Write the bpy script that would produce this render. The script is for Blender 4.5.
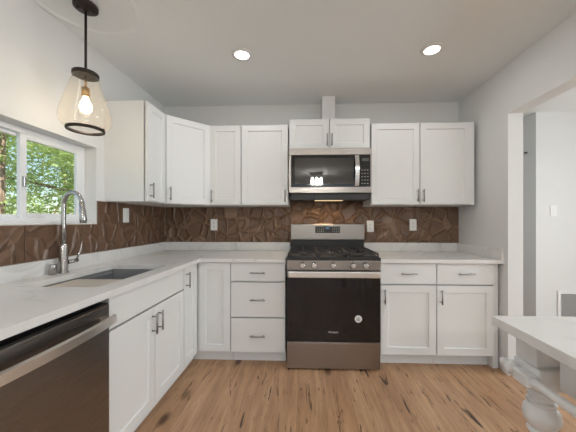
import bpy, bmesh, math, random
from mathutils import Vector, Matrix

# ------------------------------------------------------------------ clear
for o in list(bpy.data.objects):
    bpy.data.objects.remove(o, do_unlink=True)
SC = bpy.context.scene
COL = SC.collection
PI = math.pi

# ------------------------------------------------------------------ camera
F, T = 267.0, 0.036
cam = bpy.data.cameras.new('camera')
camo = bpy.data.objects.new('camera', cam)
COL.objects.link(camo)
camo.location = (0, 0, 1.205)
camo.rotation_euler = (PI / 2, 0, math.atan(T))
cam.sensor_fit = 'HORIZONTAL'
cam.sensor_width = 36
cam.lens = F / 576 * 36
cam.shift_x = -((305 - F * T) - 288) / 576
cam.shift_y = 5 / 576
cam.clip_start = 0.03
cam.clip_end = 200
SC.camera = camo

# ------------------------------------------------------------------ world, sun, fill lamps
world = bpy.data.worlds.new('sky')
SC.world = world
world.use_nodes = True
wn = world.node_tree.nodes
wl = world.node_tree.links
bg = wn['Background']
sky = wn.new('ShaderNodeTexSky')
sky.sky_type = 'NISHITA'
sky.sun_disc = False
sky.sun_elevation = math.radians(50)
sky.sun_rotation = math.radians(100)
wl.new(sky.outputs[0], bg.inputs[0])
bg.inputs[1].default_value = 0.45


def lamp(name, kind, loc, rot, energy, color=(1, 1, 1), **kw):
    l = bpy.data.lights.new(name, kind)
    l.energy = energy
    l.color = color
    for k, v in kw.items():
        setattr(l, k, v)
    o = bpy.data.objects.new(name, l)
    COL.objects.link(o)
    o.location = loc
    o.rotation_euler = rot
    return o


# sun stands over the house and lights the garden trees
lamp('sun', 'SUN', (6, 0, 12), (math.radians(38), 0, math.radians(75)), 18, (1, .96, .88), angle=.01)
# two unseen area lamps added behind the camera to fill the kitchen with light
lamp('rear_fill', 'AREA', (0.3, -3.4, 1.35), (math.radians(90), 0, 0), 8, (.86, .95, 1),
     shape='RECTANGLE', size=2.5, size_y=1.9)
lamp('side_fill', 'AREA', (4.6, -1.9, 1.35), (0, math.radians(90), 0), 50, (.86, .95, 1),
     shape='RECTANGLE', size=2.0, size_y=2.4)
# area lamp added out of view in the hall, brightening hall and left run
lamp('hall_fill', 'AREA', (4.6, .9, 1.3), (0, math.radians(90), math.radians(22)), 200, (.86, .95, 1),
     shape='RECTANGLE', size=2.0, size_y=2.2)

SC.view_settings.view_transform = 'Standard'
SC.view_settings.look = 'None'
SC.view_settings.exposure = -0.80
SC.view_settings.gamma = 1.0
SC.view_settings.use_curve_mapping = False

# ------------------------------------------------------------------ dimensions
W = 2.83            # back wall
XL, XR = -1.515, 1.592
CE = 2.44
YR = -3.5           # rear wall
CT, CB = 0.893, 0.862   # countertop top / bottom

# ------------------------------------------------------------------ materials
def mat(name, color=(.8, .8, .8), rough=.5, metal=0.0, **kw):
    m = bpy.data.materials.new(name)
    m.use_nodes = True
    b = m.node_tree.nodes['Principled BSDF']
    b.inputs['Base Color'].default_value = (*color, 1)
    b.inputs['Roughness'].default_value = rough
    b.inputs['Metallic'].default_value = metal
    for k, v in kw.items():
        b.inputs[k].default_value = v
    return m


def N(m, kind, **kw):
    n = m.node_tree.nodes.new(kind)
    for k, v in kw.items():
        setattr(n, k, v)
    return n


def L(m, a, b):
    m.node_tree.links.new(a, b)


def bsdf(m):
    return m.node_tree.nodes['Principled BSDF']


def coords(m, scale=(1, 1, 1), rot=(0, 0, 0)):
    tc = N(m, 'ShaderNodeTexCoord')
    mp = N(m, 'ShaderNodeMapping')
    mp.inputs['Scale'].default_value = scale
    mp.inputs['Rotation'].default_value = rot
    L(m, tc.outputs['Object'], mp.inputs[0])
    return mp.outputs[0]


def ramp(m, fac, stops):
    r = N(m, 'ShaderNodeValToRGB')
    e = r.color_ramp.elements
    while len(e) < len(stops):
        e.new(.5)
    for i, (p, c) in enumerate(stops):
        e[i].position = p
        e[i].color = (*c, 1) if len(c) == 3 else c
    L(m, fac, r.inputs[0])
    return r.outputs[0]


def noise(m, vec, scale=5, detail=3, rough=.5, dist=0):
    n = N(m, 'ShaderNodeTexNoise')
    n.inputs['Scale'].default_value = scale
    n.inputs['Detail'].default_value = detail
    n.inputs['Roughness'].default_value = rough
    n.inputs['Distortion'].default_value = dist
    L(m, vec, n.inputs['Vector'])
    return n.outputs['Fac']


def bump(m, h, strength=.2, dist=.01):
    b = N(m, 'ShaderNodeBump')
    b.inputs['Strength'].default_value = strength
    b.inputs['Distance'].default_value = dist
    L(m, h, b.inputs['Height'])
    L(m, b.outputs[0], bsdf(m).inputs['Normal'])
    return b


def mix(m, fac, a, b, kind='MIX'):
    n = N(m, 'ShaderNodeMix', data_type='RGBA', blend_type=kind)
    for s, v in ((0, fac), (6, a), (7, b)):
        if hasattr(v, 'links') or hasattr(v, 'is_linked'):
            L(m, v, n.inputs[s])
        elif s == 0:
            n.inputs[0].default_value = v
        else:
            n.inputs[s].default_value = (*v, 1)
    return n.outputs[2]


def plaster(name, c):
    m = mat(name, c, .75)
    v = coords(m)
    n1 = noise(m, v, 9, 4)
    L(m, ramp(m, noise(m, v, 1.7, 3), [(.3, tuple(x * .975 for x in c)), (.7, c)]), bsdf(m).inputs['Base Color'])
    bump(m, n1, .12, .01)
    return m


M = {}
M['wall'] = plaster('wall_paint', (.79, .79, .78))
M['ceiling'] = plaster('ceiling_paint', (.865, .885, .88))
M['trim'] = mat('trim_paint', (.82, .815, .80), .45)
m = mat('cabinet_paint', (.815, .82, .81), .38)
bump(m, noise(m, coords(m), 60, 2), .02, .002)
M['cab'] = m
M['cabin'] = mat('cabinet_shadow_gap', (.62, .61, .59), .6)
M['vinyl'] = mat('window_vinyl', (.86, .87, .88), .35)

# quartz with soft grey veins
m = mat('quartz', (.80, .79, .77), .25)
v = coords(m)
n1 = noise(m, v, 1.6, 5, .55, 1.5)
vein = ramp(m, n1, [(.46, (0, 0, 0)), (.497, (1, 1, 1)), (.535, (0, 0, 0))])
patch = ramp(m, noise(m, v, 2.3, 2), [(.45, (0, 0, 0)), (.62, (1, 1, 1))])
f = mix(m, 1.0, vein, patch, 'MULTIPLY')
L(m, mix(m, f, (.78, .77, .75), (.64, .63, .61)), bsdf(m).inputs['Base Color'])
M['quartz'] = m

# oak plank floor, boards along Y
m = mat('oak_planks', (.4, .25, .14), .42)
tc = N(m, 'ShaderNodeTexCoord')
mp = N(m, 'ShaderNodeMapping')
mp.inputs['Rotation'].default_value = (0, 0, PI / 2)
mp.inputs['Location'].default_value = (.33, .05, 0)
L(m, tc.outputs['Object'], mp.inputs[0])
br = N(m, 'ShaderNodeTexBrick')
br.offset = .41
br.inputs['Color1'].default_value = (0, 0, 0, 1)
br.inputs['Color2'].default_value = (1, 1, 1, 1)
br.inputs['Mortar'].default_value = (.5, .5, .5, 1)
br.inputs['Scale'].default_value = 1
br.inputs['Mortar Size'].default_value = .0007
br.inputs['Brick Width'].default_value = 2.3
br.inputs['Row Height'].default_value = .182
L(m, mp.outputs[0], br.inputs['Vector'])
# shift the grain per board
sep = N(m, 'ShaderNodeVectorMath', operation='ADD')
sc = N(m, 'ShaderNodeVectorMath', operation='MULTIPLY')
sc.inputs[1].default_value = (3.1, 7.7, 0)
L(m, br.outputs['Color'], sc.inputs[0])
L(m, tc.outputs['Object'], sep.inputs[0])
L(m, sc.outputs[0], sep.inputs[1])


def stretch(s):
    q = N(m, 'ShaderNodeVectorMath', operation='MULTIPLY')
    q.inputs[1].default_value = s
    L(m, sep.outputs[0], q.inputs[0])
    return q.outputs[0]


grain = noise(m, stretch((30, 2.0, 1)), 1, 6, .65, .6)
broad = noise(m, stretch((5, .9, 1)), 1, 4, .6, 1.2)
crack = noise(m, stretch((19, 2.2, 1)), 1, 5, .62, 1.6)
base = ramp(m, broad, [(.28, (.34, .170, .080)), (.5, (.51, .285, .152)), (.72, (.62, .385, .225))])
tint = mix(m, .35, base, ramp(m, br.outputs['Color'], [(0, (.46, .265, .145)), (1, (.68, .455, .285))]))
gr = ramp(m, grain, [(.3, (.70, .66, .62)), (.62, (1.0, 1.0, 1.0))])
c1 = mix(m, 1.0, tint, gr, 'MULTIPLY')
ck = ramp(m, crack, [(.335, (1, 1, 1)), (.385, (0, 0, 0))])
ck2 = ramp(m, noise(m, stretch((34, 3.4, 1)), 1, 4, .6, 2.0), [(.33, (1, 1, 1)), (.39, (0, 0, 0))])
c2 = mix(m, ck, mix(m, ck2, c1, (.17, .085, .045)), (.07, .035, .02))
vk = N(m, 'ShaderNodeTexVoronoi')
vk.inputs['Scale'].default_value = 1
L(m, stretch((4.2, 1.9, 1)), vk.inputs['Vector'])
kn = ramp(m, vk.outputs['Distance'], [(.06, (1, 1, 1)), (.16, (0, 0, 0))])
c2 = mix(m, kn, c2, (.12, .06, .03))
c3 = mix(m, br.outputs['Fac'], c2, (.13, .075, .04))
L(m, c3, bsdf(m).inputs['Base Color'])
bump(m, grain, .15, .003)
M['floor'] = m

# embossed brown crackle tile
def tile_mat(name, ax, vs, bs, rc):
    m = mat(name, (.1, .05, .03), .30)
    tc = N(m, 'ShaderNodeTexCoord')
    wob = N(m, 'ShaderNodeTexNoise')
    wob.inputs['Scale'].default_value = 5
    wob.inputs['Detail'].default_value = 2
    L(m, tc.outputs['Object'], wob.inputs['Vector'])
    wv = N(m, 'ShaderNodeVectorMath', operation='MULTIPLY_ADD')
    wv.inputs[1].default_value = (.10, .10, .10)
    L(m, wob.outputs['Color'], wv.inputs[0])
    L(m, tc.outputs['Object'], wv.inputs[2])
    flat = N(m, 'ShaderNodeVectorMath', operation='MULTIPLY')
    flat.inputs[1].default_value = (1, 0, .8) if ax == 'x' else (0, 1, .8)
    L(m, wv.outputs[0], flat.inputs[0])
    vo = N(m, 'ShaderNodeTexVoronoi', feature='DISTANCE_TO_EDGE')
    vo.inputs['Scale'].default_value = vs
    L(m, flat.outputs[0], vo.inputs['Vector'])
    cell = N(m, 'ShaderNodeTexVoronoi', feature='F1')
    cell.inputs['Scale'].default_value = vs
    L(m, flat.outputs[0], cell.inputs['Vector'])
    ridge = ramp(m, vo.outputs['Distance'], [(0, (1, 1, 1)), (.05, (.75, .75, .75)), (.13, (.12, .12, .12)), (.4, (0, 0, 0))])
    fine = noise(m, flat.outputs[0], 40, 4, .6)
    h1 = mix(m, .18, ridge, fine)
    h2 = mix(m, .22, h1, cell.outputs['Color'])
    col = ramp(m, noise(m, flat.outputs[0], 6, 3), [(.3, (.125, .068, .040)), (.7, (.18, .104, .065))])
    col2 = mix(m, ridge, col, rc)  # paler ridge lines put relief highlights into the tile colour
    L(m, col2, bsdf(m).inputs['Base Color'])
    bump(m, h2, bs, .030)
    return m


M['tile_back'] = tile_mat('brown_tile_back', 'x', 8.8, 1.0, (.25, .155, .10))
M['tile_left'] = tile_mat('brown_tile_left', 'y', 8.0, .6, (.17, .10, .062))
M['grout'] = mat('grout', (.40, .31, .24), .8)


def brushed(name, c, rough, axis=(1, 60, 200), metal=1.0):
    m = mat(name, c, rough, metal)
    n = noise(m, coords(m, axis), 3, 3)
    rr = N(m, 'ShaderNodeMapRange')
    rr.inputs['To Min'].default_value = rough - .05
    rr.inputs['To Max'].default_value = rough + .07
    L(m, n, rr.inputs[0])
    L(m, rr.outputs[0], bsdf(m).inputs['Roughness'])
    bump(m, n, .03, .001)
    return m


M['steel'] = brushed('brushed_stainless', (.345, .315, .295), .29)
M['steel_bright'] = mat('satin_steel', (.80, .78, .75), .30, 1.0)
M['pull'] = mat('pull_metal', (.34, .335, .33), .33, 1.0)
M['steel_dark'] = brushed('dark_stainless', (.28, .268, .262), .28)
M['nickel'] = mat('brushed_nickel', (.45, .44, .43), .25, 1.0)
M['chrome'] = mat('chrome', (.82, .82, .82), .18, 1.0)
M['blackglass'] = mat('black_glass', (.008, .008, .009), .06, 0, **{'Specular IOR Level': .6})
M['mwglass'] = mat('smoked_glass', (.040, .038, .037), .025, 0, **{'Specular IOR Level': .7})
M['ovenglass'] = mat('oven_glass', (.012, .010, .009), .08, 0)
M['black'] = mat('black_enamel', (.012, .012, .012), .35)
M['iron'] = mat('cast_iron', (.022, .021, .020), .45)
M['darkplastic'] = mat('dark_plastic', (.03, .03, .032), .5)
M['bronze'] = mat('oil_rubbed_bronze', (.035, .026, .021), .42, .6)
M['brass'] = mat('aged_brass', (.42, .26, .12), .35, 1.0)
M['plate'] = mat('white_plastic', (.86, .86, .84), .35)
M['slot'] = mat('outlet_slot', (.10, .10, .10), .6)
M['white_gloss'] = mat('white_gloss_paint', (.80, .80, .79), .28)
M['sink'] = brushed('sink_steel', (.36, .37, .38), .36, (30, 4, 4), .5)
M['sinkbase'] = mat('sink_mat', (.55, .50, .43), .6)
M['sticker'] = mat('sticker_paper', (.80, .78, .76), .6)
M['ink'] = mat('sticker_ink', (.12, .12, .13), .6)
M['logo'] = mat('logo_silver', (.72, .72, .72), .4)
M['key'] = mat('key_print', (.30, .30, .31), .5)
M['vent'] = mat('vent_paint', (.78, .78, .77), .5)


def emis(name, c, s):
    m = mat(name, (0, 0, 0), .5)
    b = bsdf(m)
    b.inputs['Emission Color'].default_value = (*c, 1)
    b.inputs['Emission Strength'].default_value = s
    return m


M['lens'] = emis('lamp_lens', (1, .96, .90), 7)
M['bulb'] = emis('bulb_glow', (1, .80, .50), 14)
M['dining_bulb'] = emis('dining_bulb_glow', (1, .955, .89), 260)
M['cooklens'] = emis('cooktop_lamp', (1, .72, .40), 2.0)
M['digits'] = emis('display_digits', (.25, .55, 1), .7)


def thin_glass(name, tint, refl_rough=.02, ior=1.45, film=0.0):
    m = bpy.data.materials.new(name)
    m.use_nodes = True
    nt = m.node_tree
    nt.nodes.remove(nt.nodes['Principled BSDF'])
    out = nt.nodes['Material Output']
    tr = nt.nodes.new('ShaderNodeBsdfTransparent')
    tr.inputs[0].default_value = (*tint, 1)
    gl = nt.nodes.new('ShaderNodeBsdfGlossy')
    gl.inputs['Roughness'].default_value = refl_rough
    lw = nt.nodes.new('ShaderNodeLayerWeight')
    pw = nt.nodes.new('ShaderNodeMath')
    pw.operation = 'POWER'
    pw.inputs[1].default_value = 5
    nt.links.new(lw.outputs['Facing'], pw.inputs[0])
    fr = nt.nodes.new('ShaderNodeMath')
    fr.operation = 'MULTIPLY_ADD'
    r0 = ((ior - 1) / (ior + 1)) ** 2
    fr.inputs[1].default_value = 1 - r0
    fr.inputs[2].default_value = r0
    nt.links.new(pw.outputs[0], fr.inputs[0])
    mx = nt.nodes.new('ShaderNodeMixShader')
    nt.links.new(fr.outputs[0], mx.inputs[0])
    nt.links.new(tr.outputs[0], mx.inputs[1])
    nt.links.new(gl.outputs[0], mx.inputs[2])
    if film:
        df = nt.nodes.new('ShaderNodeBsdfTranslucent')
        df.inputs[0].default_value = (.95, .80, .58, 1)
        m2 = nt.nodes.new('ShaderNodeMixShader')
        m2.inputs[0].default_value = film
        nt.links.new(mx.outputs[0], m2.inputs[1])
        nt.links.new(df.outputs[0], m2.inputs[2])
        nt.links.new(m2.outputs[0], out.inputs[0])
    else:
        nt.links.new(mx.outputs[0], out.inputs[0])
    return m


M['pane'] = thin_glass('window_glass', (.96, .98, .97))
M['amber'] = thin_glass('amber_seeded_glass', (.985, .965, .93), .04, 1.45, .06)
M['clear'] = thin_glass('clear_glass', (.97, .96, .94))


def leafmat(name, c1, c2):
    m = mat(name, c1, .5)
    g = N(m, 'ShaderNodeNewGeometry')
    L(m, ramp(m, g.outputs['Random Per Island'], [(0, c1), (1, c2)]), bsdf(m).inputs['Base Color'])
    nt = m.node_tree
    tl = nt.nodes.new('ShaderNodeBsdfTranslucent')
    tl.inputs[0].default_value = (c2[0] * 1.2, c2[1] * 1.25, c2[2] * .7, 1)
    mx = nt.nodes.new('ShaderNodeMixShader')
    mx.inputs[0].default_value = .4
    nt.links.new(bsdf(m).outputs[0], mx.inputs[1])
    nt.links.new(tl.outputs[0], mx.inputs[2])
    nt.links.new(mx.outputs[0], nt.nodes['Material Output'].inputs[0])
    return m


M['leaf_a'] = leafmat('leaf_bright', (.20, .28, .09), (.48, .56, .26))
M['leaf_b'] = leafmat('leaf_deep', (.10, .18, .06), (.30, .42, .19))
m = mat('bark', (.2, .13, .08), .9)
nb = noise(m, coords(m, (14, 14, 3)), 2, 5)
L(m, ramp(m, nb, [(.3, (.10, .06, .04)), (.7, (.34, .24, .17))]), bsdf(m).inputs['Base Color'])
bump(m, nb, .6, .03)
M['bark'] = m
m = mat('garden_ground', (.2, .22, .1), .95)
L(m, ramp(m, noise(m, coords(m), 1.3, 5), [(.35, (.12, .17, .05)), (.65, (.30, .27, .17))]), bsdf(m).inputs['Base Color'])
M['ground'] = m


# ------------------------------------------------------------------ mesh helpers
def box(bm, x0, x1, y0, y1, z0, z1, mi=0, bev=0.0):
    vs = [bm.verts.new((x, y, z)) for x in (x0, x1) for y in (y0, y1) for z in (z0, z1)]
    fs = []
    for q in ((0, 1, 3, 2), (4, 6, 7, 5), (0, 4, 5, 1), (2, 3, 7, 6), (0, 2, 6, 4), (1, 5, 7, 3)):
        f = bm.faces.new([vs[i] for i in q])
        f.material_index = mi
        fs.append(f)
    if bev:
        es = list({e for f in fs for e in f.edges})
        r = bmesh.ops.bevel(bm, geom=es, offset=bev, segments=2, profile=.5, affect='EDGES')
        for f in r['faces']:
            f.material_index = mi
    return vs


def cyl(bm, p0, p1, r0, r1=None, seg=20, mi=0, cap=True):
    r1 = r0 if r1 is None else r1
    p0, p1 = Vector(p0), Vector(p1)
    d = (p1 - p0).normalized()
    a = d.orthogonal().normalized()
    b = d.cross(a)
    A, B = [], []
    for i in range(seg):
        t = 2 * PI * i / seg
        u = a * math.cos(t) + b * math.sin(t)
        A.append(bm.verts.new(p0 + u * r0))
        B.append(bm.verts.new(p1 + u * r1))
    for i in range(seg):
        j = (i + 1) % seg
        f = bm.faces.new((A[i], A[j], B[j], B[i]))
        f.material_index = mi
        f.smooth = True
    if cap:
        f = bm.faces.new(A[::-1]); f.material_index = mi
        f = bm.faces.new(B); f.material_index = mi


def tube(bm, pts, r, seg=14, mi=0, cap=True):
    pts = [Vector(p) for p in pts]
    rs = r if isinstance(r, (list, tuple)) else [r] * len(pts)
    rings = []
    ref = None
    for i, p in enumerate(pts):
        d = (pts[min(i + 1, len(pts) - 1)] - pts[max(i - 1, 0)]).normalized()
        if ref is None:
            ref = d.orthogonal().normalized()
        a = (ref - d * ref.dot(d)).normalized()
        ref = a
        b = d.cross(a)
        rings.append([bm.verts.new(p + (a * math.cos(2 * PI * k / seg) + b * math.sin(2 * PI * k / seg)) * rs[i]) for k in range(seg)])
    for A, B in zip(rings, rings[1:]):
        for i in range(seg):
            j = (i + 1) % seg
            f = bm.faces.new((A[i], A[j], B[j], B[i])); f.material_index = mi; f.smooth = True
    if cap:
        f = bm.faces.new(rings[0][::-1]); f.material_index = mi
        f = bm.faces.new(rings[-1]); f.material_index = mi


def lathe(bm, prof, origin=(0, 0, 0), seg=28, mi=0, axis='z', cap=True):
    o = Vector(origin)
    rings = []
    for r, h in prof:
        ring = []
        for i in range(seg):
            t = 2 * PI * i / seg
            c, s = max(r, 1e-5) * math.cos(t), max(r, 1e-5) * math.sin(t)
            if axis == 'z':
                p = Vector((c, s, h))
            elif axis == 'y':
                p = Vector((s, h, c))
            else:
                p = Vector((h, c, s))
            ring.append(bm.verts.new(o + p))
        rings.append(ring)
    for A, B in zip(rings, rings[1:]):
        for i in range(seg):
            j = (i + 1) % seg
            f = bm.faces.new((A[i], A[j], B[j], B[i])); f.material_index = mi; f.smooth = True
    if cap:
        f = bm.faces.new(rings[0][::-1]); f.material_index = mi
        f = bm.faces.new(rings[-1]); f.material_index = mi


def grid_prism(bm, xs, ys, keep, z0, z1, mi=0):
    vt = {}

    def V(i, j, z):
        k = (i, j, z)
        if k not in vt:
            vt[k] = bm.verts.new((xs[i], ys[j], z))
        return vt[k]
    nx, ny = len(xs) - 1, len(ys) - 1
    K = lambda i, j: 0 <= i < nx and 0 <= j < ny and keep(i, j)
    for i in range(nx):
        for j in range(ny):
            if not K(i, j):
                continue
            bm.faces.new((V(i, j, z1), V(i + 1, j, z1), V(i + 1, j + 1, z1), V(i, j + 1, z1)))
            bm.faces.new((V(i, j, z0), V(i, j + 1, z0), V(i + 1, j + 1, z0), V(i + 1, j, z0)))
            for (di, dj, a, b) in ((-1, 0, (i, j + 1), (i, j)), (1, 0, (i + 1, j), (i + 1, j + 1)),
                                   (0, -1, (i, j), (i + 1, j)), (0, 1, (i + 1, j + 1), (i, j + 1))):
                if not K(i + di, j + dj):
                    bm.faces.new((V(*a, z0), V(*b, z0), V(*b, z1), V(*a, z1)))


def obj(name, bm, mats, parent=None, loc=None):
    bmesh.ops.recalc_face_normals(bm, faces=bm.faces[:])
    me = bpy.data.meshes.new(name)
    bm.to_mesh(me)
    bm.free()
    for k in (mats if isinstance(mats, (list, tuple)) else [mats]):
        me.materials.append(M[k])
    o = bpy.data.objects.new(name, me)
    COL.objects.link(o)
    if parent:
        o.parent = parent
    if loc:
        o.location = loc
    return o


def tag(o, label, cat, group=None):
    o['label'] = label
    o['category'] = cat
    if group:
        o['group'] = group
    return o


def thing(name, loc, rz, label, cat, group=None):
    o = bpy.data.objects.new(name, None)
    o.empty_display_size = .1
    COL.objects.link(o)
    o.location = loc
    o.rotation_euler = (0, 0, rz)
    return tag(o, label, cat, group)


def struct(name, bm, mats):
    o = obj(name, bm, mats)
    o['kind'] = 'structure'
    return o


def bx(name, parent, mats, *dims, bev=0.0):
    bm = bmesh.new()
    box(bm, *dims, bev=bev)
    return obj(name, bm, mats, parent)


def dup(root, loc, label, group=None, rz=None):
    r = root.copy()
    COL.objects.link(r)
    r.location = loc
    if rz is not None:
        r.rotation_euler = (0, 0, rz)
    r['label'] = label
    if group:
        r['group'] = group
    for ch in list(root.children):
        c = ch.copy()
        COL.objects.link(c)
        c.parent = r
        for g in list(ch.children):
            d = g.copy()
            COL.objects.link(d)
            d.parent = c
    return r


# ------------------------------------------------------------------ room shell
TH = .115
HX = 4.7
b = bmesh.new(); box(b, XL - .2, HX + .1, YR - .2, 5.0, -.1, 0)
struct('floor', b, 'floor')
b = bmesh.new(); box(b, XL - .2, HX + .1, YR - .2, 5.0, CE, CE + .1)
struct('ceiling', b, 'ceiling')
b = bmesh.new(); box(b, XL - .2, XR + TH, W, W + .12, 0, CE)
struct('wall_back', b, 'wall')
# left wall with the window opening
WY0, WY1, WZ0, WZ1 = .93, 1.888, 1.197, 1.737
b = bmesh.new()
box(b, XL - .16, XL, YR, WY0, 0, CE)
box(b, XL - .16, XL, WY1, W, 0, CE)
box(b, XL - .16, XL, WY0, WY1, 0, WZ0)
box(b, XL - .16, XL, WY0, WY1, WZ1, CE)
struct('wall_left', b, 'wall')
# right wall with the cased opening to the hall
OY0, OY1, OZ = .45, 2.153, 2.052
b = bmesh.new()
box(b, XR, XR + TH, OY1, W, 0, CE)
box(b, XR, XR + TH, OY0, OY1, OZ, CE)
box(b, XR, XR + TH, -.25, OY0, 0, CE)
struct('wall_right', b, 'wall')
# rear wall with wide glazing
b = bmesh.new()
box(b, XL, -1.1, YR - .12, YR, 0, CE)
box(b, XR, HX, YR - .12, YR, 0, CE)
box(b, -1.1, XR, YR - .12, YR, 2.35, CE)
box(b, -1.1, XR, YR - .12, YR, 0, .12)
struct('wall_rear', b, 'wall')
b = bmesh.new()
for x in (-1.1, .23, XR - .06):
    box(b, x, x + .06, YR - .08, YR - .03, .12, 2.35)
struct('window_2', b, 'vinyl')
# hall
b = bmesh.new(); box(b, 2.616, HX, 3.121, 3.22, 0, CE)
struct('wall_hall', b, 'wall')
b = bmesh.new(); box(b, 2.616, 2.70, 3.22, 4.9, 0, CE)
struct('wall_passage', b, 'wall')
b = bmesh.new(); box(b, XR, HX, 4.9, 5.0, 0, CE); box(b, XR, XR + TH, W + .12, 4.9, 0, CE)
struct('wall_end', b, 'wall')
b = bmesh.new(); box(b, HX, HX + .1, YR, 5.0, 0, CE)
struct('wall_side', b, 'wall')
# baseboards
b = bmesh.new()
box(b, XR - .014, XR - .0005, OY1, 2.20, .001, .10, bev=.003)
box(b, XR - .014, XR + TH, OY1 - .014, OY1 - .0005, .001, .10, bev=.003)
struct('baseboard_right', b, 'trim')
b = bmesh.new(); box(b, 2.63, HX - .01, 3.106, 3.1205, .001, .10, bev=.003)
struct('baseboard_hall', b, 'trim')

# window unit: vinyl slider, two panes
wx = XL - .085
b = bmesh.new()
fr = .032
box(b, wx - .05, wx, WY0 + .001, WY0 + fr, WZ0, WZ1 - .001, bev=.003)
box(b, wx - .05, wx, WY1 - fr, WY1 - .001, WZ0, WZ1 - .001, bev=.003)
box(b, wx - .05, wx, WY0 + fr, WY1 - fr, WZ1 - fr, WZ1 - .001, bev=.003)
box(b, wx - .05, wx, WY0 + fr, WY1 - fr, WZ0 + .001, WZ0 + fr * .8, bev=.003)
win = struct('window_1', b, 'vinyl')


def sash(name, y0, y1, x, s):
    b = bmesh.new()
    z0, z1 = WZ0 + fr * .8, WZ1 - fr
    box(b, x - .022, x, y0, y0 + s, z0, z1, bev=.002)
    box(b, x - .022, x, y1 - s, y1, z0, z1, bev=.002)
    box(b, x - .022, x, y0 + s, y1 - s, z1 - s * .8, z1, bev=.002)
    box(b, x - .022, x, y0 + s, y1 - s, z0, z0 + s * .8, bev=.002)
    o = obj(name, b, 'vinyl', win)
    b = bmesh.new()
    box(b, x - .013, x - .009, y0 + s, y1 - s, z0 + s * .8, z1 - s * .8)
    obj('glass_pane', b, 'pane', o)
    return o


sash('window_sash', WY0 + fr, 1.493, wx - .027, .024)
sa = sash('window_sash', 1.446, WY1 - fr, wx - .002, .036)
b = bmesh.new()
box(b, wx - .002, wx + .012, 1.455, 1.470, 1.40, 1.46, bev=.003)
obj('window_latch', b, 'nickel', win)
b = bmesh.new(); box(b, wx, XL + .006, WY0 + .002, WY1 - .002, WZ0 - .014, WZ0 + .002, bev=.003)
o = obj('window_sill', b, 'trim', win)

# plaster patch ring on the ceiling around the pendant
PX, PY = -1.255, 1.485
b = bmesh.new()
lathe(b, [(.285, CE - .0005), (.276, CE - .007), (.262, CE - .009), (.250, CE - .006), (.244, CE - .0005)], (PX + .012, PY - .03, 0), 64, cap=False)
for v in list(b.verts):
    if v.co.x < XL + .002:
        v.co.x = XL + .002
struct('trim_1', b, 'ceiling')

# boxed duct chase above the microwave cabinet
b = bmesh.new(); box(b, .17, .298, 2.646, W - .001, 2.162, CE - .001)
tag(obj('duct_chase', b, 'wall'), 'narrow white boxed duct rising from the short microwave cabinet to the ceiling', 'duct cover')

# ------------------------------------------------------------------ cabinet parts (local frame: x width, front faces -y, z up)
def shaker(name, parent, x0, x1, z0, z1, y=0.0, t=.02, s=.058, flat=False, g=.003):
    x0 += g; x1 -= g; z0 += g; z1 -= g
    bm = bmesh.new()
    if flat:
        box(bm, x0, x1, y - t, y - .0005, z0, z1, bev=.0018)
    else:
        s = min(s, (x1 - x0) * .28)
        fr_ = y - t
        rec = y - t + .009
        bk = y - .0005
        o4 = [(x0, z0), (x1, z0), (x1, z1), (x0, z1)]
        i4 = [(x0 + s, z0 + s), (x1 - s, z0 + s), (x1 - s, z1 - s), (x0 + s, z1 - s)]
        d = .004
        p4 = [(x0 + s + d, z0 + s + d), (x1 - s - d, z0 + s + d), (x1 - s - d, z1 - s - d), (x0 + s + d, z1 - s - d)]
        e = .0018
        c4 = [(x0 + e, z0 + e), (x1 - e, z0 + e), (x1 - e, z1 - e), (x0 + e, z1 - e)]
        rings = [[bm.verts.new((x, bk, z)) for x, z in o4],
                 [bm.verts.new((x, fr_ + e, z)) for x, z in o4],
                 [bm.verts.new((x, fr_, z)) for x, z in c4],
                 [bm.verts.new((x, fr_, z)) for x, z in i4],
                 [bm.verts.new((x, rec, z)) for x, z in p4]]
        for A, B in zip(rings, rings[1:]):
            for i in range(4):
                j = (i + 1) % 4
                bm.faces.new((A[i], A[j], B[j], B[i]))
        bm.faces.new(rings[-1])
        bm.faces.new(rings[0][::-1])
    return obj(name, bm, 'cab', parent)


def pull(parent, x, z, y, length=.125, vert=True):
    bm = bmesh.new()
    h = length / 2
    so = .030
    e = length * .36
    if vert:
        cyl(bm, (x, y - so, z - h), (x, y - so, z + h), .0055, seg=12)
        for s in (-e, e):
            cyl(bm, (x, y - .0003, z + s), (x, y - so, z + s), .0045, seg=10)
    else:
        cyl(bm, (x - h, y - so, z), (x + h, y - so, z), .0055, seg=12)
        for s in (-e, e):
            cyl(bm, (x + s, y - .0003, z), (x + s, y - so, z), .0045, seg=10)
    return obj('handle', bm, 'pull', parent)


DT = .02
UZ0, UZ1 = 1.353, 2.112
UD = .315            # carcass depth of wall cabinets (door adds .02)
GAP = .0012


def upper(x, y, rz, w, doors, label, z0=UZ0, z1=UZ1, depth=UD, hz=None, hl=.115, group=None, filler=0):
    t = thing('wall_cabinet', (x, y, z0), rz, label, 'wall cabinet', group)
    h = z1 - z0
    bm = bmesh.new()
    box(bm, GAP, w - GAP, .012, depth, 0, h, bev=.001)
    if filler:
        box(bm, w, w + filler, -.008, depth, 0, h)
    obj('body', bm, 'cab', t)
    for (a, c, hx) in doors:
        d = shaker('door', t, a, c, .002, h - .002, s=.055)
        pull(d, hx, (hz if hz else .085), -DT, hl)
    return t


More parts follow.
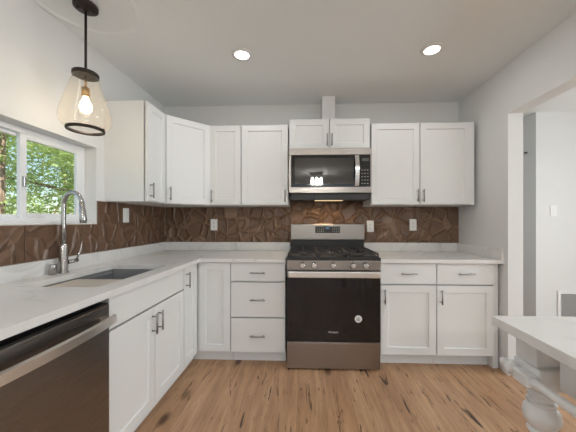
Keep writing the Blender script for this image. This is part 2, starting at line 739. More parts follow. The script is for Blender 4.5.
# back wall uppers: door faces at y = 2.494
yb = 2.494 + DT
upper(-.903, yb, 0, .301, [(0, .301, .028)], 'narrow white shaker wall cabinet just right of the diagonal corner cabinet', depth=W - yb - .0005)
upper(-.601, yb, 0, .444, [(0, .444, .444 - .028)], 'wide single-door white wall cabinet directly left of the microwave', depth=W - yb - .0005)
upper(-.149, yb, 0, .752, [(0, .376, .376 - .022), (.376, .752, .376 + .022)], 'short white two-door wall cabinet above the microwave',
      z0=1.872, z1=2.16, depth=W - yb - .0005, hz=.085, hl=.11)
t = upper(.612, yb, 0, .444, [(0, .444, .444 - .026)], 'single-door white wall cabinet directly right of the microwave, handle at its right edge', depth=W - yb - .0005)
upper(1.057, yb, 0, .460, [(0, .460, .026)], 'white wall cabinet at the right end, touching the right wall', depth=W - yb - .0005, filler=.034)
# left wall upper: face at x = -1.18
xf = -1.18 - DT
upper(xf, 1.962, PI / 2, .265, [(0, .265, .030)], 'white wall cabinet on the left wall beside the window, broad plain side showing', depth=xf - XL - .0005)

# diagonal corner wall cabinet
t = thing('corner_wall_cabinet', (-1.18, 2.228, UZ0), 0, 'diagonal white corner wall cabinet where the left and back walls meet', 'wall cabinet')
ox, oy = -1.18, 2.228
poly = [(XL + .001, 2.2285), (-1.194, 2.2285), (-.9045, 2.514), (-.9045, W - .001), (XL + .001, W - .001)]
bm = bmesh.new()
lo = [bm.verts.new((x - ox, y - oy, 0)) for x, y in poly]
hi = [bm.verts.new((x - ox, y - oy, UZ1 - UZ0)) for x, y in poly]
bm.faces.new(lo[::-1]); bm.faces.new(hi)
for i in range(5):
    j = (i + 1) % 5
    bm.faces.new((lo[i], lo[j], hi[j], hi[i]))
obj('body', bm, 'cab', t)
p0, p1 = Vector((-1.194, 2.2285)), Vector((-.9045, 2.514))
dv = p1 - p0
ang = math.atan2(dv.y, dv.x)
d = shaker('door', t, .006, dv.length - .006, .002, UZ1 - UZ0 - .002, s=.055)
d.location = (p0.x - ox, p0.y - oy, 0)
d.rotation_euler = (0, 0, ang)
pull(d, .036, .085, -DT, .115)

# ------------------------------------------------------------------ base cabinets
BZ0, BZ1 = .102, .8615


def base(x, y, rz, w, depth, label, fronts, toe=True, group=None, filler=0, open_top=False):
    t = thing('base_cabinet', (x, y, 0), rz, label, 'base cabinet', group)
    bm = bmesh.new()
    if open_top:
        box(bm, GAP, w - GAP, .010, .018, BZ0, BZ1)
        box(bm, GAP, .018, .018, depth, BZ0, BZ1)
        box(bm, w - .018, w - GAP, .018, depth, BZ0, BZ1)
        box(bm, .018, w - .018, .018, depth, BZ0, BZ0 + .018)
    else:
        box(bm, GAP, w - GAP, .014, depth, BZ0, BZ1, bev=.001)
    if filler:
        box(bm, w, w + filler, 0, depth, .001, BZ1)
    obj('body', bm, 'cab', t)
    bx('toe_kick', t, 'cab', GAP, w - GAP, .055, .07, .001, BZ0)
    for f in fronts:
        kind, a, c, z0, z1 = f[:5]
        if kind == 'door':
            d = shaker('door', t, a, c, z0, z1)
            pull(d, f[5], f[6], -DT, .118)
        elif kind == 'drawer':
            d = shaker('drawer', t, a, c, z0, z1, flat=True)
            pull(d, (a + c) / 2, f[5], -DT, .125, False)
        else:
            d = shaker('false_front', t, a, c, z0, z1, flat=True)
    return t


yB = 2.22 + DT
dB = W - yB - .001
base(-.622, yB, 0, .458, dB, 'white base cabinet with three drawers, directly left of the range',
     [('drawer', 0, .458, .697, .858, .775), ('drawer', 0, .458, .398, .693, .548), ('drawer', 0, .458, .104, .393, .248)])
base(.620, yB, 0, .455, dB, 'white base cabinet touching the right side of the range, drawer over door',
     [('drawer', 0, .455, .685, .858, .775), ('door', 0, .455, .104, .680, .032, .588)])
base(1.0755, yB, 0, .457, dB, 'white base cabinet at the right wall, drawer over door',
     [('drawer', 0, .457, .685, .858, .775), ('door', 0, .457, .104, .680, .032, .588)], filler=XR - 1.0755 - .457 - .016)
xB = -.90 - DT
# sink base on the left run (local x is +Y)
base(xB, 1.192, PI / 2, .764, xB - XL - .001, 'white sink base cabinet with two doors under the sink, next to the dishwasher',
     [('false', 0, .764, .700, .858), ('door', 0, .382, .104, .694, .382 - .032, .60), ('door', .382, .764, .104, .694, .382 + .032, .60)], open_top=True)
# corner base with two hinged doors
t = thing('corner_base_cabinet', (XL, W, 0), 0, 'white corner base cabinet with a door on each side of the inside corner', 'base cabinet')
bm = bmesh.new()
xs = [.001, xB - XL, -.624 - XL]
ys = [1.958 - W, yB - W, -.001]
grid_prism(bm, xs, ys, lambda i, j: not (i == 1 and j == 0), BZ0, BZ1)
obj('body', bm, 'cab', t)
bm = bmesh.new()
box(bm, xB - XL - .07, xB - XL - .055, 1.958 - W, yB - W + .055, .001, BZ0)
box(bm, xB - XL - .07, -.624 - XL, yB - W + .055, yB - W + .07, .001, BZ0)
obj('toe_kick', bm, 'cab', t)
d = shaker('door', t, .002, 2.20 - 1.958 - .004, .104, .858)
d.location = (xB - XL, 1.958 - W, 0)
d.rotation_euler = (0, 0, PI / 2)
pull(d, .034, .76, -DT, .118)
d = shaker('door', t, 0, .272, .104, .858)
d.location = (-.898 - XL, yB - W, 0)
# ------------------------------------------------------------------ countertops
SX0, SX1, SY0, SY1 = -1.375, -.972, 1.222, 1.865   # sink cutout
t = thing('countertop', (XL, W, CT), 0, 'L-shaped white quartz countertop holding the sink, running from dishwasher to range', 'countertop')
bm = bmesh.new()
xs = [XL + .001, SX0, SX1, -.872, -.160]
ys = [.55, SY0, SY1, 2.19, W - .001]
grid_prism(bm, [x - XL for x in xs], [y - W for y in ys],
           lambda i, j: (i < 3 or j == 3) and not (i == 1 and j == 1), CB - CT, 0)
obj('slab', bm, 'quartz', t)
UPT = .979 - CT
bm = bmesh.new(); box(bm, .0015, .021, .55 - W, -.0015, .0003, UPT, bev=.001)
obj('upstand', bm, 'quartz', t)
bm = bmesh.new(); box(bm, .0215, -.160 - XL, -.0205, -.0015, .0003, UPT, bev=.001)
obj('upstand', bm, 'quartz', t)
t = thing('countertop', (.613, W, CT), 0, 'short straight white quartz countertop between the range and right wall', 'countertop')
bx('slab', t, 'quartz', .003, XR - .613 - .001, 2.19 - W, -.001, CB - CT, 0, bev=.0015)
bx('upstand', t, 'quartz', .003, XR - .613 - .0225, -.0205, -.0015, .0003, UPT, bev=.001)
bx('upstand', t, 'quartz', XR - .613 - .0215, XR - .613 - .0015, 2.192 - W, -.0015, .0003, UPT, bev=.001)

# ------------------------------------------------------------------ tile backsplash
TT = .010


def tiles(name, plane, label, cells, off, m):
    bm = bmesh.new()
    for (a0, a1, z0, z1) in cells:
        g = .002
        if plane == 'back':
            box(bm, a0, a1, W - .004, W - .0006, z0, z1, 1)
            box(bm, a0 + g, a1 - g, W - TT, W - .004, z0 + g, z1 - g, 0, bev=.0015)
        else:
            box(bm, XL + .0006, XL + .004, a0, a1, z0, z1, 1)
            box(bm, XL + .004, XL + TT, a0 + g, a1 - g, z0 + g, z1 - g, 0, bev=.0015)
    o = obj(name, bm, [m, 'grout'])
    return tag(o, label, 'tile backsplash')


xj = [XL + .0105, -1.412, -1.008, -.597, -.192]
cells = [(a, c, .980, 1.352) for a, c in zip(xj, xj[1:])]
cells += [(-.192, -.156, .98, 1.352), (-.156, .212, .93, 1.44), (.212, .609, .93, 1.44), (.609, .807, .98, 1.352)]
xj = [.807, 1.20, XR - .003]
cells += [(a, c, .980, 1.352) for a, c in zip(xj, xj[1:])]
tiles('backsplash_tiles', 'back', 'embossed brown crackle tile backsplash along the back wall behind the range', cells, 0, 'tile_back')
yj = [.60, .99, 1.382, 1.757]
cells = [(a, c, .980, WZ0 - .015) for a, c in zip(yj, yj[1:])]
cells += [(1.757, 1.889, .98, WZ0 - .015), (1.889, 2.126, .98, 1.352), (2.126, 2.493, .98, 1.352), (2.493, W - .011, .98, 1.352)]
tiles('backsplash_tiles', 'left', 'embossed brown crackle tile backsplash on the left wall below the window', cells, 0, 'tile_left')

# ------------------------------------------------------------------ outlets and switches (local: face toward -y)
def outlet(name, loc, rz, label, cat, rocker=False):
    t = thing(name, loc, rz, label, cat)
    bx('cover_plate', t, 'plate', -.036, .036, -.006, 0, -.06, .06, bev=.002)
    bm = bmesh.new(); box(bm, -.017, .017, -.0085, -.0062, -.034, .034, bev=.001)
    ins = obj('rocker' if rocker else 'receptacle', bm, 'plate', t)
    if not rocker:
        bm = bmesh.new()
        for z in (-.018, .018):
            box(bm, -.008, -.0055, -.0095, -.0086, z - .005, z + .006)
            box(bm, .0055, .008, -.0095, -.0086, z - .005, z + .006)
            cyl(bm, (0, -.0095, z - .010), (0, -.0086, z - .010), .0025, seg=8)
        obj('slot', bm, 'slot', ins)
    return t


yo = W - TT - .0003
outlet('wall_outlet', (-.97, yo, 1.165), 0, 'white outlet on the brown tile left of the range', 'outlet')
outlet('wall_outlet', (.682, yo, 1.150), 0, 'white outlet on the brown tile just right of the range', 'outlet')
outlet('wall_outlet', (1.122, yo, 1.165), 0, 'white outlet on the brown tile near the right wall', 'outlet')
outlet('light_switch', (XL + TT + .0003, 2.189, 1.253), PI / 2, 'white rocker switch on the brown tile of the left wall, beside the window', 'switch', True)
outlet('light_switch', (2.805, 3.1205, 1.318), 0, 'white rocker switch on the bright hall wall', 'switch', True)

# ------------------------------------------------------------------ range
t = thing('range', (-.150, 2.19, 0), 0, 'freestanding stainless gas range with black glass oven door', 'range')
w = .757
bm = bmesh.new(); box(bm, .004, w - .004, .012, .615, .03, .895)
obj('body', bm, 'steel_dark', t)
for x in (.05, w - .05):
    for y in (.05, .55):
        bm = bmesh.new()
        cyl(bm, (x, y, .0005), (x, y, .03), .016, seg=14)
        obj('foot', bm, 'darkplastic', t)
# bottom drawer, door, handle, control panel
bx('storage_drawer', t, 'steel', .004, w - .004, -.032, .010, .014, .222, bev=.003)
bm = bmesh.new(); box(bm, .004, w - .004, -.034, .010, .232, .752, bev=.004)
dr = obj('oven_door', bm, 'blackglass', t)
bx('trim_strip', dr, 'steel', .006, w - .006, -.036, -.0345, .2245, .2318)
bm = bmesh.new(); box(bm, .13, w - .13, -.0352, -.0341, .33, .66)
obj('oven_window', bm, 'ovenglass', dr)
bm = bmesh.new()
box(bm, .018, w - .018, -.090, -.068, .757, .805, bev=.006)
for x in (.03, w - .055):
    box(bm, x, x + .025, -.068, -.0325, .774, .795, bev=.002)
hd = obj('handle', bm, 'steel_bright', dr)
bx('door_top_rail', dr, 'steel_dark', .004, w - .004, -.032, .010, .7525, .803, bev=.002)
bm = bmesh.new()
lathe(bm, [(.029, 0), (.029, .0006)], (.577, -.0360, .420), 24, axis='y')
st = obj('round_sticker', bm, 'sticker', dr)
bm = bmesh.new()
q = lambda x0, x1, z0, z1: box(bm, .577 + x0, .577 + x1, -.0366, -.0361, .420 + z0, .420 + z1)
q(-.014, .014, -.014, -.010); q(-.010, .010, .010, .014); q(-.014, -.010, -.010, .006); q(.010, .014, -.010, .006); q(-.005, .005, -.006, .004)
obj('sticker_print', bm, 'ink', st)
cp = bx('control_panel', t, 'steel', .002, w - .002, -.03, .030, .808, .886, bev=.004)
for x in (.130, .223, .376, .533, .633):
    bm = bmesh.new()
    lathe(bm, [(.026, -.0303), (.026, -.034), (.021, -.037), (.019, -.060), (.016, -.063)], (x, 0, .848), 24, axis='y')
    box(bm, x - .004, x + .004, -.068, -.063, .830, .866, bev=.001)
    obj('knob', bm, 'chrome', t)
bx('cooktop', t, 'black', .0, w, -.034, .545, .8865, .912, bev=.005)
# burners and grates
for (x, y) in ((.16, .12), (.16, .40), (w / 2, .26), (w - .16, .12), (w - .16, .40)):
    bm = bmesh.new()
    lathe(bm, [(.055, .9125), (.055, .916), (.04, .920), (.036, .926), (0.0, .927)], (x, y, 0), 20)
    obj('burner', bm, 'iron', t)
for (x0, x1) in ((.012, .252), (.256, .501), (.505, w - .012)):
    bm = bmesh.new()
    zt0, zt1 = .932, .945
    y0, y1 = -.015, .530
    for x in (x0, x1 - .012):
        box(bm, x, x + .012, y0, y1, zt0, zt1, bev=.002)
    for y in (y0, (y0 + y1) / 2 - .006, y1 - .012):
        box(bm, x0 + .012, x1 - .012, y, y + .012, zt0, zt1)
    xm = (x0 + x1) / 2
    for ym in (.12, .40):
        box(bm, x0 + .012, xm - .035, ym - .005, ym + .005, zt0, zt1)
        box(bm, xm + .035, x1 - .012, ym - .005, ym + .005, zt0, zt1)
        box(bm, xm - .005, xm + .005, ym - .11, ym - .035, zt0, zt1)
        box(bm, xm - .005, xm + .005, ym + .035, ym + .11, zt0, zt1)
    for x in (x0, x1 - .012):
        for y in (y0, y1 - .012):
            box(bm, x, x + .012, y, y + .012, .9122, zt0)
    obj('grate', bm, 'iron', t)
# backguard
bx('backguard_riser', t, 'black', .008, w - .008, .550, .612, .896, 1.012, bev=.003)
bg_ = bx('backguard', t, 'steel', .004, w - .004, .536, .616, 1.013, 1.176, bev=.006)
dp = bx('display', bg_, 'blackglass', .255, .505, .533, .5355, 1.083, 1.150)
bm = bmesh.new()
for i in range(3):
    box(bm, .362 + i * .013, .370 + i * .013, .5322, .5328, 1.125, 1.139)
obj('clock_digits', bm, 'digits', dp)
for r in range(3):
    for i in range(4):
        for x in (.272, .425):
            bx('touch_key', dp, 'key', x + i * .02, x + .012 + i * .02, .5322, .5328, 1.094 + r * .018, 1.099 + r * .018)


def text(name, s, size, mtl, parent, loc, rot):
    cu = bpy.data.curves.new(name, 'FONT')
    cu.body = s
    cu.size = size
    cu.align_x = 'CENTER'
    cu.extrude = .0003
    to = bpy.data.objects.new(name, cu)
    COL.objects.link(to)
    bpy.context.view_layer.update()
    me = bpy.data.meshes.new_from_object(to.evaluated_get(bpy.context.evaluated_depsgraph_get()))
    bpy.data.objects.remove(to, do_unlink=True)
    me.materials.clear()
    me.materials.append(M[mtl])
    o = bpy.data.objects.new(name, me)
    COL.objects.link(o)
    o.parent = parent
    o.location = loc
    o.rotation_euler = rot
    return o


text('brand_lettering', 'Whirlpool', .019, 'logo', dr, (.376, -.0346, .305), (PI / 2, 0, 0))

# ------------------------------------------------------------------ microwave
t = thing('microwave', (-.148, 2.43, 1.443), 0, 'stainless over-the-range microwave with black glass door', 'microwave')
w, h = .750, .424
bx('body', t, 'darkplastic', .003, w - .003, .022, W - 2.43 - .012, 0.018, h, bev=.002)
bm = bmesh.new()
# stainless front frame as four bars round the glass
box(bm, 0, w, 0, .021, h - .062, h, bev=.003)
box(bm, 0, w, 0, .021, .017, .0715, bev=.003)
box(bm, 0, .022, 0, .021, .072, h - .0625, bev=.002)
box(bm, w - .012, w, 0, .021, .072, h - .0625, bev=.002)
obj('front_frame', bm, 'steel', t)
dr = bx('door', t, 'blackglass', .0225, .640, .001, .021, .072, h - .0625, bev=.002)
bx('door_window', dr, 'mwglass', .055, .585, -.0006, .0008, .100, h - .090)
bm = bmesh.new()
pts = []
for i in range(13):
    u = i / 12
    pts.append((.615, -.012 - .028 * math.sin(PI * u), .078 + u * (h - .147)))
for i in range(12):
    (xa, ya, za), (xb, yb_, zb) = pts[i], pts[i + 1]
    vs = [bm.verts.new(p) for p in ((xa - .018, ya, za), (xa + .018, ya, za), (xa + .018, yb_, zb), (xa - .018, yb_, zb),
                                    (xa - .018, ya + .010, za), (xa + .018, ya + .010, za), (xa + .018, yb_ + .010, zb), (xa - .018, yb_ + .010, zb))]
    for q in ((0, 1, 2, 3), (7, 6, 5, 4), (0, 3, 7, 4), (1, 5, 6, 2)) + (((0, 4, 5, 1),) if i == 0 else ()) + (((2, 6, 7, 3),) if i == 11 else ()):
        f_ = bm.faces.new([vs[k] for k in q])
bmesh.ops.remove_doubles(bm, verts=bm.verts[:], dist=1e-5)
obj('handle', bm, 'chrome', dr)
cp = bx('control_panel', t, 'blackglass', .645, w - .0125, .001, .021, .072, h - .0625, bev=.002)
for r in range(5):
    for c in range(3):
        bx('touch_key', cp, 'key', .658 + c * .024, .672 + c * .024, -.0004, .0008, .098 + r * .03, .105 + r * .03)
bx('display', cp, 'slot', .662, .722, -.0004, .0008, h - .12, h - .095)
bx('hood_underside', t, 'darkplastic', .02, w - .02, .03, .34, -.044, .0165, bev=.003)
bx('task_lamp', t, 'cooklens', .24, .50, .06, .12, -.048, -.0445, bev=.001)
lamp('cooktop_task_light', 'AREA', (.21, 2.54, 1.39), (0, 0, 0), 2.4, (1, .68, .36), shape='RECTANGLE', size=.22, size_y=.05)

# ------------------------------------------------------------------ dishwasher
t = thing('dishwasher', (-.90, .582, 0), PI / 2, 'dark stainless dishwasher with a bowed bar handle under the left counter', 'dishwasher')
w = .604
bx('tub', t, 'black', .005, w - .005, .03, .57, .10, .850)
bx('toe_kick', t, 'black', .005, w - .005, .06, .075, .001, .099)
dr = bx('door', t, 'steel_dark', .003, w - .003, -.012, .029, .105, .828, bev=.004)
bx('control_strip', dr, 'black', .006, w - .006, -.008, .027, .8285, .835)
bm = bmesh.new()
pts = []
n = 20
for i in range(n + 1):
    u = i / n
    pts.append((.012 + u * (w - .024), -.040 - .022 * math.sin(PI * u) ** .8))
zc, hh = .766, .020
ring = []
for (x, y) in pts:
    ring.append([bm.verts.new(p) for p in ((x, y, zc - hh), (x, y - .012, zc - hh + .004), (x, y - .012, zc + hh - .004), (x, y, zc + hh))])
for A, B in zip(ring, ring[1:]):
    for i in range(4):
        j = (i + 1) % 4
        bm.faces.new((A[i], A[j], B[j], B[i]))
bm.faces.new(ring[0][::-1]); bm.faces.new(ring[-1])
for x in (.030, w - .062):
    box(bm, x, x + .032, -.044, -.0118, zc + .004, zc + .014, bev=.001)
obj('handle', bm, 'steel_bright', dr)

# ------------------------------------------------------------------ sink
t = thing('kitchen_sink', ((SX0 + SX1) / 2, (SY0 + SY1) / 2, CB - .22), 0, 'undermount rectangular steel sink set in the quartz counter below the window', 'sink')
bm = bmesh.new()
hx, hy = (SX1 - SX0) / 2 + .003, (SY1 - SY0) / 2 + .003
zt, zb, th = .2185, 0.0, .003
o4 = [(-hx, -hy), (hx, -hy), (hx, hy), (-hx, hy)]
def ring4(dx, z):
    return [bm.verts.new(p) for p in ((-hx - dx, -hy - dx, z), (hx + dx, -hy - dx, z), (hx + dx, hy + dx, z), (-hx - dx, hy + dx, z))]


R = [ring4(-.012, zb + th), ring4(-.002, zb + .016), ring4(0, zb + .03), ring4(0, zt), ring4(.007, zt), ring4(.007, zt - th)]
for A, B in zip(R, R[1:]):
    for i in range(4):
        j = (i + 1) % 4
        bm.faces.new((A[i], A[j], B[j], B[i]))
bm.faces.new(R[0])
obj('basin', bm, 'sink', t)
bm = bmesh.new()
lathe(bm, [(.055, .008), (.055, .011), (.03, .009), (0, .009)], (0, 0, 0), 24)
obj('drain', bm, 'chrome', t)
# board that rests on the inner ledge of the nearer part of the basin
bm = bmesh.new()
box(bm, -hx + .012, hx - .012, -hy + .070, -hy + .335, .200, .215, bev=.003)
tag(obj('sink_board', bm, 'sinkbase', None, t.location), 'pale flat board covering the near part of the sink just below the counter', 'sink board')
for x in (-hx + .003, hx - .0115):
    bx('ledge', t, 'sink', x, x + .0085, -hy + .012, hy - .012, .190, .1995)

# ------------------------------------------------------------------ faucet
fx, fy = -1.452, 1.555
t = thing('faucet', (fx, fy, CT), 0, 'brushed steel pull-down gooseneck faucet behind the sink', 'faucet')
bm = bmesh.new()
lathe(bm, [(.027, .0003), (.027, .006), (.0225, .009), (.0225, .165), (.020, .172), (.0135, .178)], (0, 0, 0), 24)
obj('body', bm, 'nickel', t)
bm = bmesh.new()
dx, dy = Vector((.19, -.045)).normalized()
Rr = .074
zc = .408
pts = [(0, 0, .176), (0, 0, .28), (0, 0, .36)]
for i in range(0, 15):
    a = PI - PI * i / 14 * .97
    q = Rr + Rr * math.cos(a)
    pts.append((dx * q, dy * q, zc + Rr * math.sin(a)))
ex = pts[-1]
obj_pts = pts
tube(bm, pts, .0125, 16)
obj('gooseneck', bm, 'nickel', t)
bm = bmesh.new()
e2 = Vector(ex)
dn = Vector((dx * .10, dy * .10, -1)).normalized()
tube(bm, [e2 + dn * .0005, e2 + dn * .03, e2 + dn * .035, e2 + dn * .095, e2 + dn * .115], [.0135, .0145, .0165, .0185, .016], 16)
obj('spray_head', bm, 'nickel', t)
bm = bmesh.new()
cyl(bm, (0.01, .018, .062), (.02, .075, .066), .0125, seg=16)
tube(bm, [(.019, .070, .070), (.024, .080, .10), (.030, .092, .145), (.034, .094, .185)], [.006, .005, .0042, .0042], 10)
obj('lever_handle', bm, 'nickel', t)
b = bmesh.new(); lathe(b, [(.019, 0.0003), (.019, .055), (.017, .06), (0, .061)], (0, 0, 0), 20)  # short steel cylinder beside the faucet base
tag(obj('short_cap', b, 'nickel', None, (-1.462, 1.497, CT)), 'short round steel cap standing just left of the faucet base', 'air gap')

# ------------------------------------------------------------------ pendant lamp
t = thing('pendant_lamp', (PX, PY, CE), 0, 'bronze pendant lamp with an amber seeded glass shade hanging by the window', 'pendant lamp')
bm = bmesh.new()
lathe(bm, [(.060, -.0005), (.060, -.018), (.055, -.022), (.012, -.024), (.010, -.034)], (0, 0, 0), 32)
for a in (.6, .6 + PI):
    lathe(bm, [(.006, -.030), (.006, -.020)], (math.cos(a) * .038, math.sin(a) * .038, 0), 10)
obj('canopy', bm, 'bronze', t)
bm = bmesh.new(); cyl(bm, (0, 0, -.034), (0, 0, -.395), .0065, seg=14)
obj('rod', bm, 'bronze', t)
ZT = -.400
bm = bmesh.new()
lathe(bm, [(.012, ZT + .022), (.060, ZT + .014), (.064, ZT + .010), (.064, ZT - .006), (.060, ZT - .008)], (0, 0, 0), 32)
cyl(bm, (-.060, 0, ZT + .002), (-.078, 0, ZT + .002), .004, seg=10)
sh = obj('shade_cap', bm, 'bronze', t)
bm = bmesh.new()
prof = [(.0605, ZT - .0085), (.072, ZT - .05), (.090, ZT - .11), (.108, ZT - .17), (.122, ZT - .225), (.125, ZT - .255), (.119, ZT - .275), (.103, ZT - .297), (.090, ZT - .303)]
lathe(bm, prof, (0, 0, 0), 48, cap=False)
obj('glass_shade', bm, 'amber', t)
bm = bmesh.new()
zr = ZT - .304
lathe(bm, [(.082, zr), (.091, zr), (.093, zr - .008), (.091, zr - .016), (.082, zr - .016), (.080, zr - .008), (.082, zr)], (0, 0, 0), 40, cap=False)
cyl(bm, (.091, 0, zr - .008), (.109, 0, zr - .008), .004, seg=10)
obj('shade_ring', bm, 'bronze', t)
bm = bmesh.new()
cyl(bm, (0, 0, ZT - .009), (0, 0, ZT - .07), .0055, seg=12)
lathe(bm, [(.012, ZT - .070), (.020, ZT - .074), (.020, ZT - .122), (.016, ZT - .124)], (0, 0, 0), 20)
obj('socket', bm, 'brass', t)
bm = bmesh.new()
lathe(bm, [(.013, ZT - .1245), (.016, ZT - .14), (.028, ZT - .165), (.031, ZT - .185), (.026, ZT - .205), (.012, ZT - .217), (0, ZT - .219)], (0, 0, 0), 20)
obj('light_bulb', bm, 'bulb', t)
lamp('pendant_glow', 'POINT', (PX, PY, CE + ZT - .26), (0, 0, 0), 2.2, (1, .90, .76), shadow_soft_size=.03)

# ------------------------------------------------------------------ recessed ceiling lights
def can_parts(t):
    bm = bmesh.new()
    lathe(bm, [(.054, -.0103), (.056, -.012), (.074, -.0075), (.076, -.0005), (.054, -.0005), (.054, -.0103)], (0, 0, 0), 36, cap=False)
    obj('trim_ring', bm, 'trim', t)
    bm = bmesh.new(); lathe(bm, [(.0535, -.0015), (.0535, -.006), (.045, -.0065), (0, -.007)], (0, 0, 0), 32)
    obj('lens', bm, 'lens', t)


c0 = thing('recessed_light', (-.466, 1.96, CE), 0, 'round recessed ceiling light left of centre, nearer the window', 'ceiling light', 'recessed ceiling lights')
can_parts(c0)
dup(c0, (.911, 1.95, CE), 'round recessed ceiling light on the right side of the ceiling', 'recessed ceiling lights')
for (x, y, e) in ((-.466, 1.96, 4), (.911, 1.95, 4), (-.466, .2, 7), (.911, .2, 7)):
    lamp('recessed_glow', 'AREA', (x, y, CE - .012), (0, 0, 0), e, (.96, .98, 1), shape='DISK', size=.09)

# ------------------------------------------------------------------ island with turned legs and rail
IX0, IX1, IY1, IY0 = .616, 1.25, .905, -.75
t = thing('kitchen_island', (IX0, IY1, 0), 0, 'white island with quartz top, turned legs and a side rail in the right foreground', 'kitchen island')
lx = lambda x: x - IX0
ly = lambda y: y - IY1
bx('island_top', t, 'quartz', 0, IX1 - IX0, IY0 - IY1, 0, CT - .030, CT, bev=.002)
# legs


def island_leg(cx, cy):
    bm = bmesh.new()
    box(bm, cx - .040, cx + .040, cy - .030, cy + .048, .771, CT - .0305, bev=.002)     # upper post
    box(bm, cx - .047, cx + .047, cy - .048, cy + .048, .708, .771, bev=.004)           # square block
    prof = [(.030, .7078), (.034, .705), (.034, .700), (.028, .697), (.026, .690), (.027, .684), (.033, .681), (.035, .676), (.033, .671), (.029, .668),
            (.029, .664), (.035, .661), (.037, .656), (.035, .651), (.032, .648), (.036, .643), (.044, .632), (.047, .618), (.046, .605), (.041, .592), (.034, .582),
            (.029, .577), (.029, .573), (.035, .570), (.036, .565), (.033, .560), (.027, .555), (.026, .54),
            (.033, .515), (.036, .505), (.030, .495), (.028, .46), (.031, .38), (.034, .30), (.031, .26), (.034, .25), (.036, .24),
            (.031, .23), (.029, .20)]
    lathe(bm, prof[::-1], (cx, cy, 0), 32)
    box(bm, cx - .042, cx + .042, cy - .042, cy + .042, .0005, .20, bev=.004)
    return obj('leg', bm, 'white_gloss', t)


LXa, LXb = lx(.722), lx(1.17)
LYa, LYb = ly(.842), ly(-.66)
for cx in (LXa, LXb):
    for cy in (LYa, LYb):
        island_leg(cx, cy)
# aprons between the legs
bm = bmesh.new()
box(bm, LXa - .012, LXa + .010, LYb + .050, LYa - .072, .735, CT - .0305)
box(bm, LXb - .010, LXb + .012, LYb + .050, LYa - .072, .735, CT - .0305)
box(bm, LXa + .049, LXb - .049, LYa - .010, LYa + .012, .745, CT - .0305)
box(bm, LXa + .049, LXb - .049, LYb - .012, LYb + .010, .745, CT - .0305)
obj('apron', bm, 'white_gloss', t)
# rail along the left side, ringed to the leg blocks
RX, RZ = LXa - .060, .738
bm = bmesh.new()
lathe(bm, [(.003, .050), (.010, .047), (.013, .040), (.011, .032), (.006, .027), (.006, .024), (.012, .022), (.020, .016), (.023, .006), (.023, -.006), (.016, -.010), (.0115, -.013),
           (.0125, -.10), (.0140, -.5), (.0140, -1.0), (.0135, -1.42), (.014, -1.50), (.021, -1.506), (.023, -1.514), (.022, -1.53), (.016, -1.536),
           (.010, -1.54), (.014, -1.545), (.017, -1.557), (.013, -1.566), (.004, -1.57)], (RX, LYa + .034, RZ), 20, axis='y')
obj('rail', bm, 'white_gloss', t)
for cy in (LYa, LYb):
    bm = bmesh.new()
    box(bm, RX - .022, LXa - .0475, cy - .047, cy + .006, RZ - .017, RZ + .017, bev=.004)
    obj('rail_bracket', bm, 'white_gloss', t)

# ------------------------------------------------------------------ hall details
t = thing('return_air_grille', (2.845, 3.1205, .185), 0, 'white louvred return air grille low on the hall wall', 'vent')
bm = bmesh.new()
box(bm, 0, .40, -.012, 0, .20, .235, bev=.002); box(bm, 0, .40, -.012, 0, -.16, -.125, bev=.002)
box(bm, 0, .035, -.012, 0, -.125, .20, bev=.002); box(bm, .365, .40, -.012, 0, -.125, .20, bev=.002)
obj('grille_frame', bm, 'trim', t)
bm = bmesh.new()
for i in range(22):
    x = .037 + i * .015
    vs = [bm.verts.new(p) for p in ((x, -.010, -.125), (x + .0135, -.003, -.125), (x + .0135, -.003, .20), (x, -.010, .20))]
    bm.faces.new(vs)
bmesh.ops.solidify(bm, geom=bm.faces[:], thickness=.0012)
obj('louvre', bm, 'vent', t)
b = bmesh.new(); box(b, 0, .025, -.025, 0, 0, .018, bev=.003)
o = obj('door_catch', b, 'slot', None, (2.590, 3.26, 2.0))
tag(o, 'tiny dark metal catch high on the shaded passage wall', 'catch')

# ------------------------------------------------------------------ ceiling fixture of the living area behind the camera (seen mirrored in the microwave door)
t = thing('dining_light', (.30, -2.0, CE), 0, 'three-bulb ceiling light mirrored in the microwave door', 'ceiling light')
bm = bmesh.new(); lathe(bm, [(.16, -.0005), (.16, -.03), (.02, -.034), (.012, -.10)], (0, 0, 0), 28)
obj('canopy', bm, 'bronze', t)
for k in range(3):
    x = -.11 + .11 * k
    bm = bmesh.new(); lathe(bm, [(.006, -.03), (.006, -.09), (.02, -.095), (.02, -.12)], (x, 0, 0), 14)
    ar = obj('arm', bm, 'bronze', t)
    bm = bmesh.new(); lathe(bm, [(.012, -.1203), (.032, -.15), (.036, -.25), (.025, -.29), (0, -.30)], (x, 0, 0), 16)
    obj('light_bulb', bm, 'dining_bulb', ar)

# ------------------------------------------------------------------ garden outside the window
b = bmesh.new(); box(b, -40, XL - .35, -12, 40, -.5, -.35)
o = struct('ground', b, 'ground')


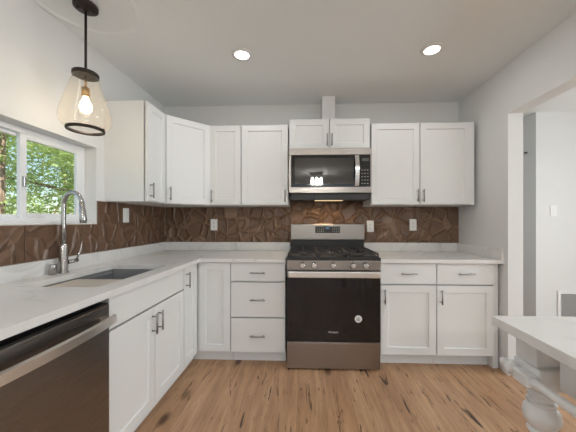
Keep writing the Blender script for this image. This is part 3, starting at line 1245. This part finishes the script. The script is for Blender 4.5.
def tree(name, x, y, trunk_pts, radii, blobs, nleaf, lsize, seed, leaf, label):
    rnd = random.Random(seed)
    t = thing(name, (x, y, -.35), 0, label, 'tree', 'trees outside the window')
    bm = bmesh.new()
    tube(bm, trunk_pts, radii, 12)
    top = Vector(trunk_pts[-1]); mid = Vector(trunk_pts[-2])
    for (c, r) in blobs[:7]:
        c = Vector(c)
        tube(bm, [mid, (mid + c) / 2 + Vector((rnd.uniform(-.2, .2), rnd.uniform(-.2, .2), .15)), c], [radii[-1] * .8, radii[-1] * .5, .015], 8)
    obj('trunk', bm, 'bark', t)
    vs, fs = [], []
    tot = sum(r[1] ** 2 for r in blobs)
    for (c, r) in blobs:
        c = Vector(c)
        for k in range(int(nleaf * r * r / tot)):
            d = Vector((rnd.gauss(0, 1), rnd.gauss(0, 1), rnd.gauss(0, 1))).normalized()
            p = c + d * r * (rnd.random() ** .45) * rnd.uniform(.75, 1.1)
            a = Vector((rnd.gauss(0, 1), rnd.gauss(0, 1), rnd.gauss(0, .6))).normalized()
            n_ = a.orthogonal().normalized()
            q = Matrix.Rotation(rnd.uniform(0, 6.28), 3, a) @ n_
            s = lsize * rnd.uniform(.6, 1.35)
            up = a.cross(q) * s * .12
            i = len(vs)
            vs += [p - a * s, p + q * s * .42 + up, p + a * s, p - q * s * .42 + up]
            fs.append((i, i + 1, i + 2, i + 3))
    me = bpy.data.meshes.new('foliage')
    me.from_pydata([tuple(v) for v in vs], [], fs)
    me.materials.append(M[leaf])
    o = bpy.data.objects.new('foliage', me)
    COL.objects.link(o)
    o.parent = t


def blobs(n, cx, cy, cz, sx, sy, sz, r0, r1, seed):
    q = random.Random(seed)
    return [((cx + q.uniform(-sx, sx), cy + q.uniform(-sy, sy), cz + q.uniform(-sz, sz)), q.uniform(r0, r1)) for _ in range(n)]


tree('garden_tree', -5.3, 4.15, [(0, 0, 0), (.05, .05, .9), (-.05, .25, 1.9), (-.1, .35, 3.2)], [.20, .16, .14, .10],
     blobs(16, 0, .3, 3.3, 1.1, 1.2, .9, .5, .8, 1) + blobs(5, -.6, .1, 1.6, .7, .5, .6, .3, .5, 11), 11000, .05, 3, 'leaf_a',
     'leafy tree with a leaning brown trunk outside the left window pane')
tree('garden_tree', -7.2, 8.2, [(0, 0, 0), (0, .1, 1.2), (.1, 0, 2.4), (.1, 0, 3.6)], [.16, .14, .11, .07],
     blobs(27, 0, 0, 2.9, 1.9, 1.9, 1.9, .5, .85, 2), 24000, .055, 4, 'leaf_a',
     'bright green tree filling the right window pane')
tree('garden_tree', -12.5, 13.5, [(0, 0, 0), (0, 0, 1.5), (0, 0, 3.0), (0, 0, 4.0)], [.2, .17, .13, .08],
     blobs(26, 0, 0, 3.0, 2.6, 2.6, 2.4, .7, 1.1, 5), 12000, .09, 6, 'leaf_b',
     'darker green tree standing farther back behind the others outside')
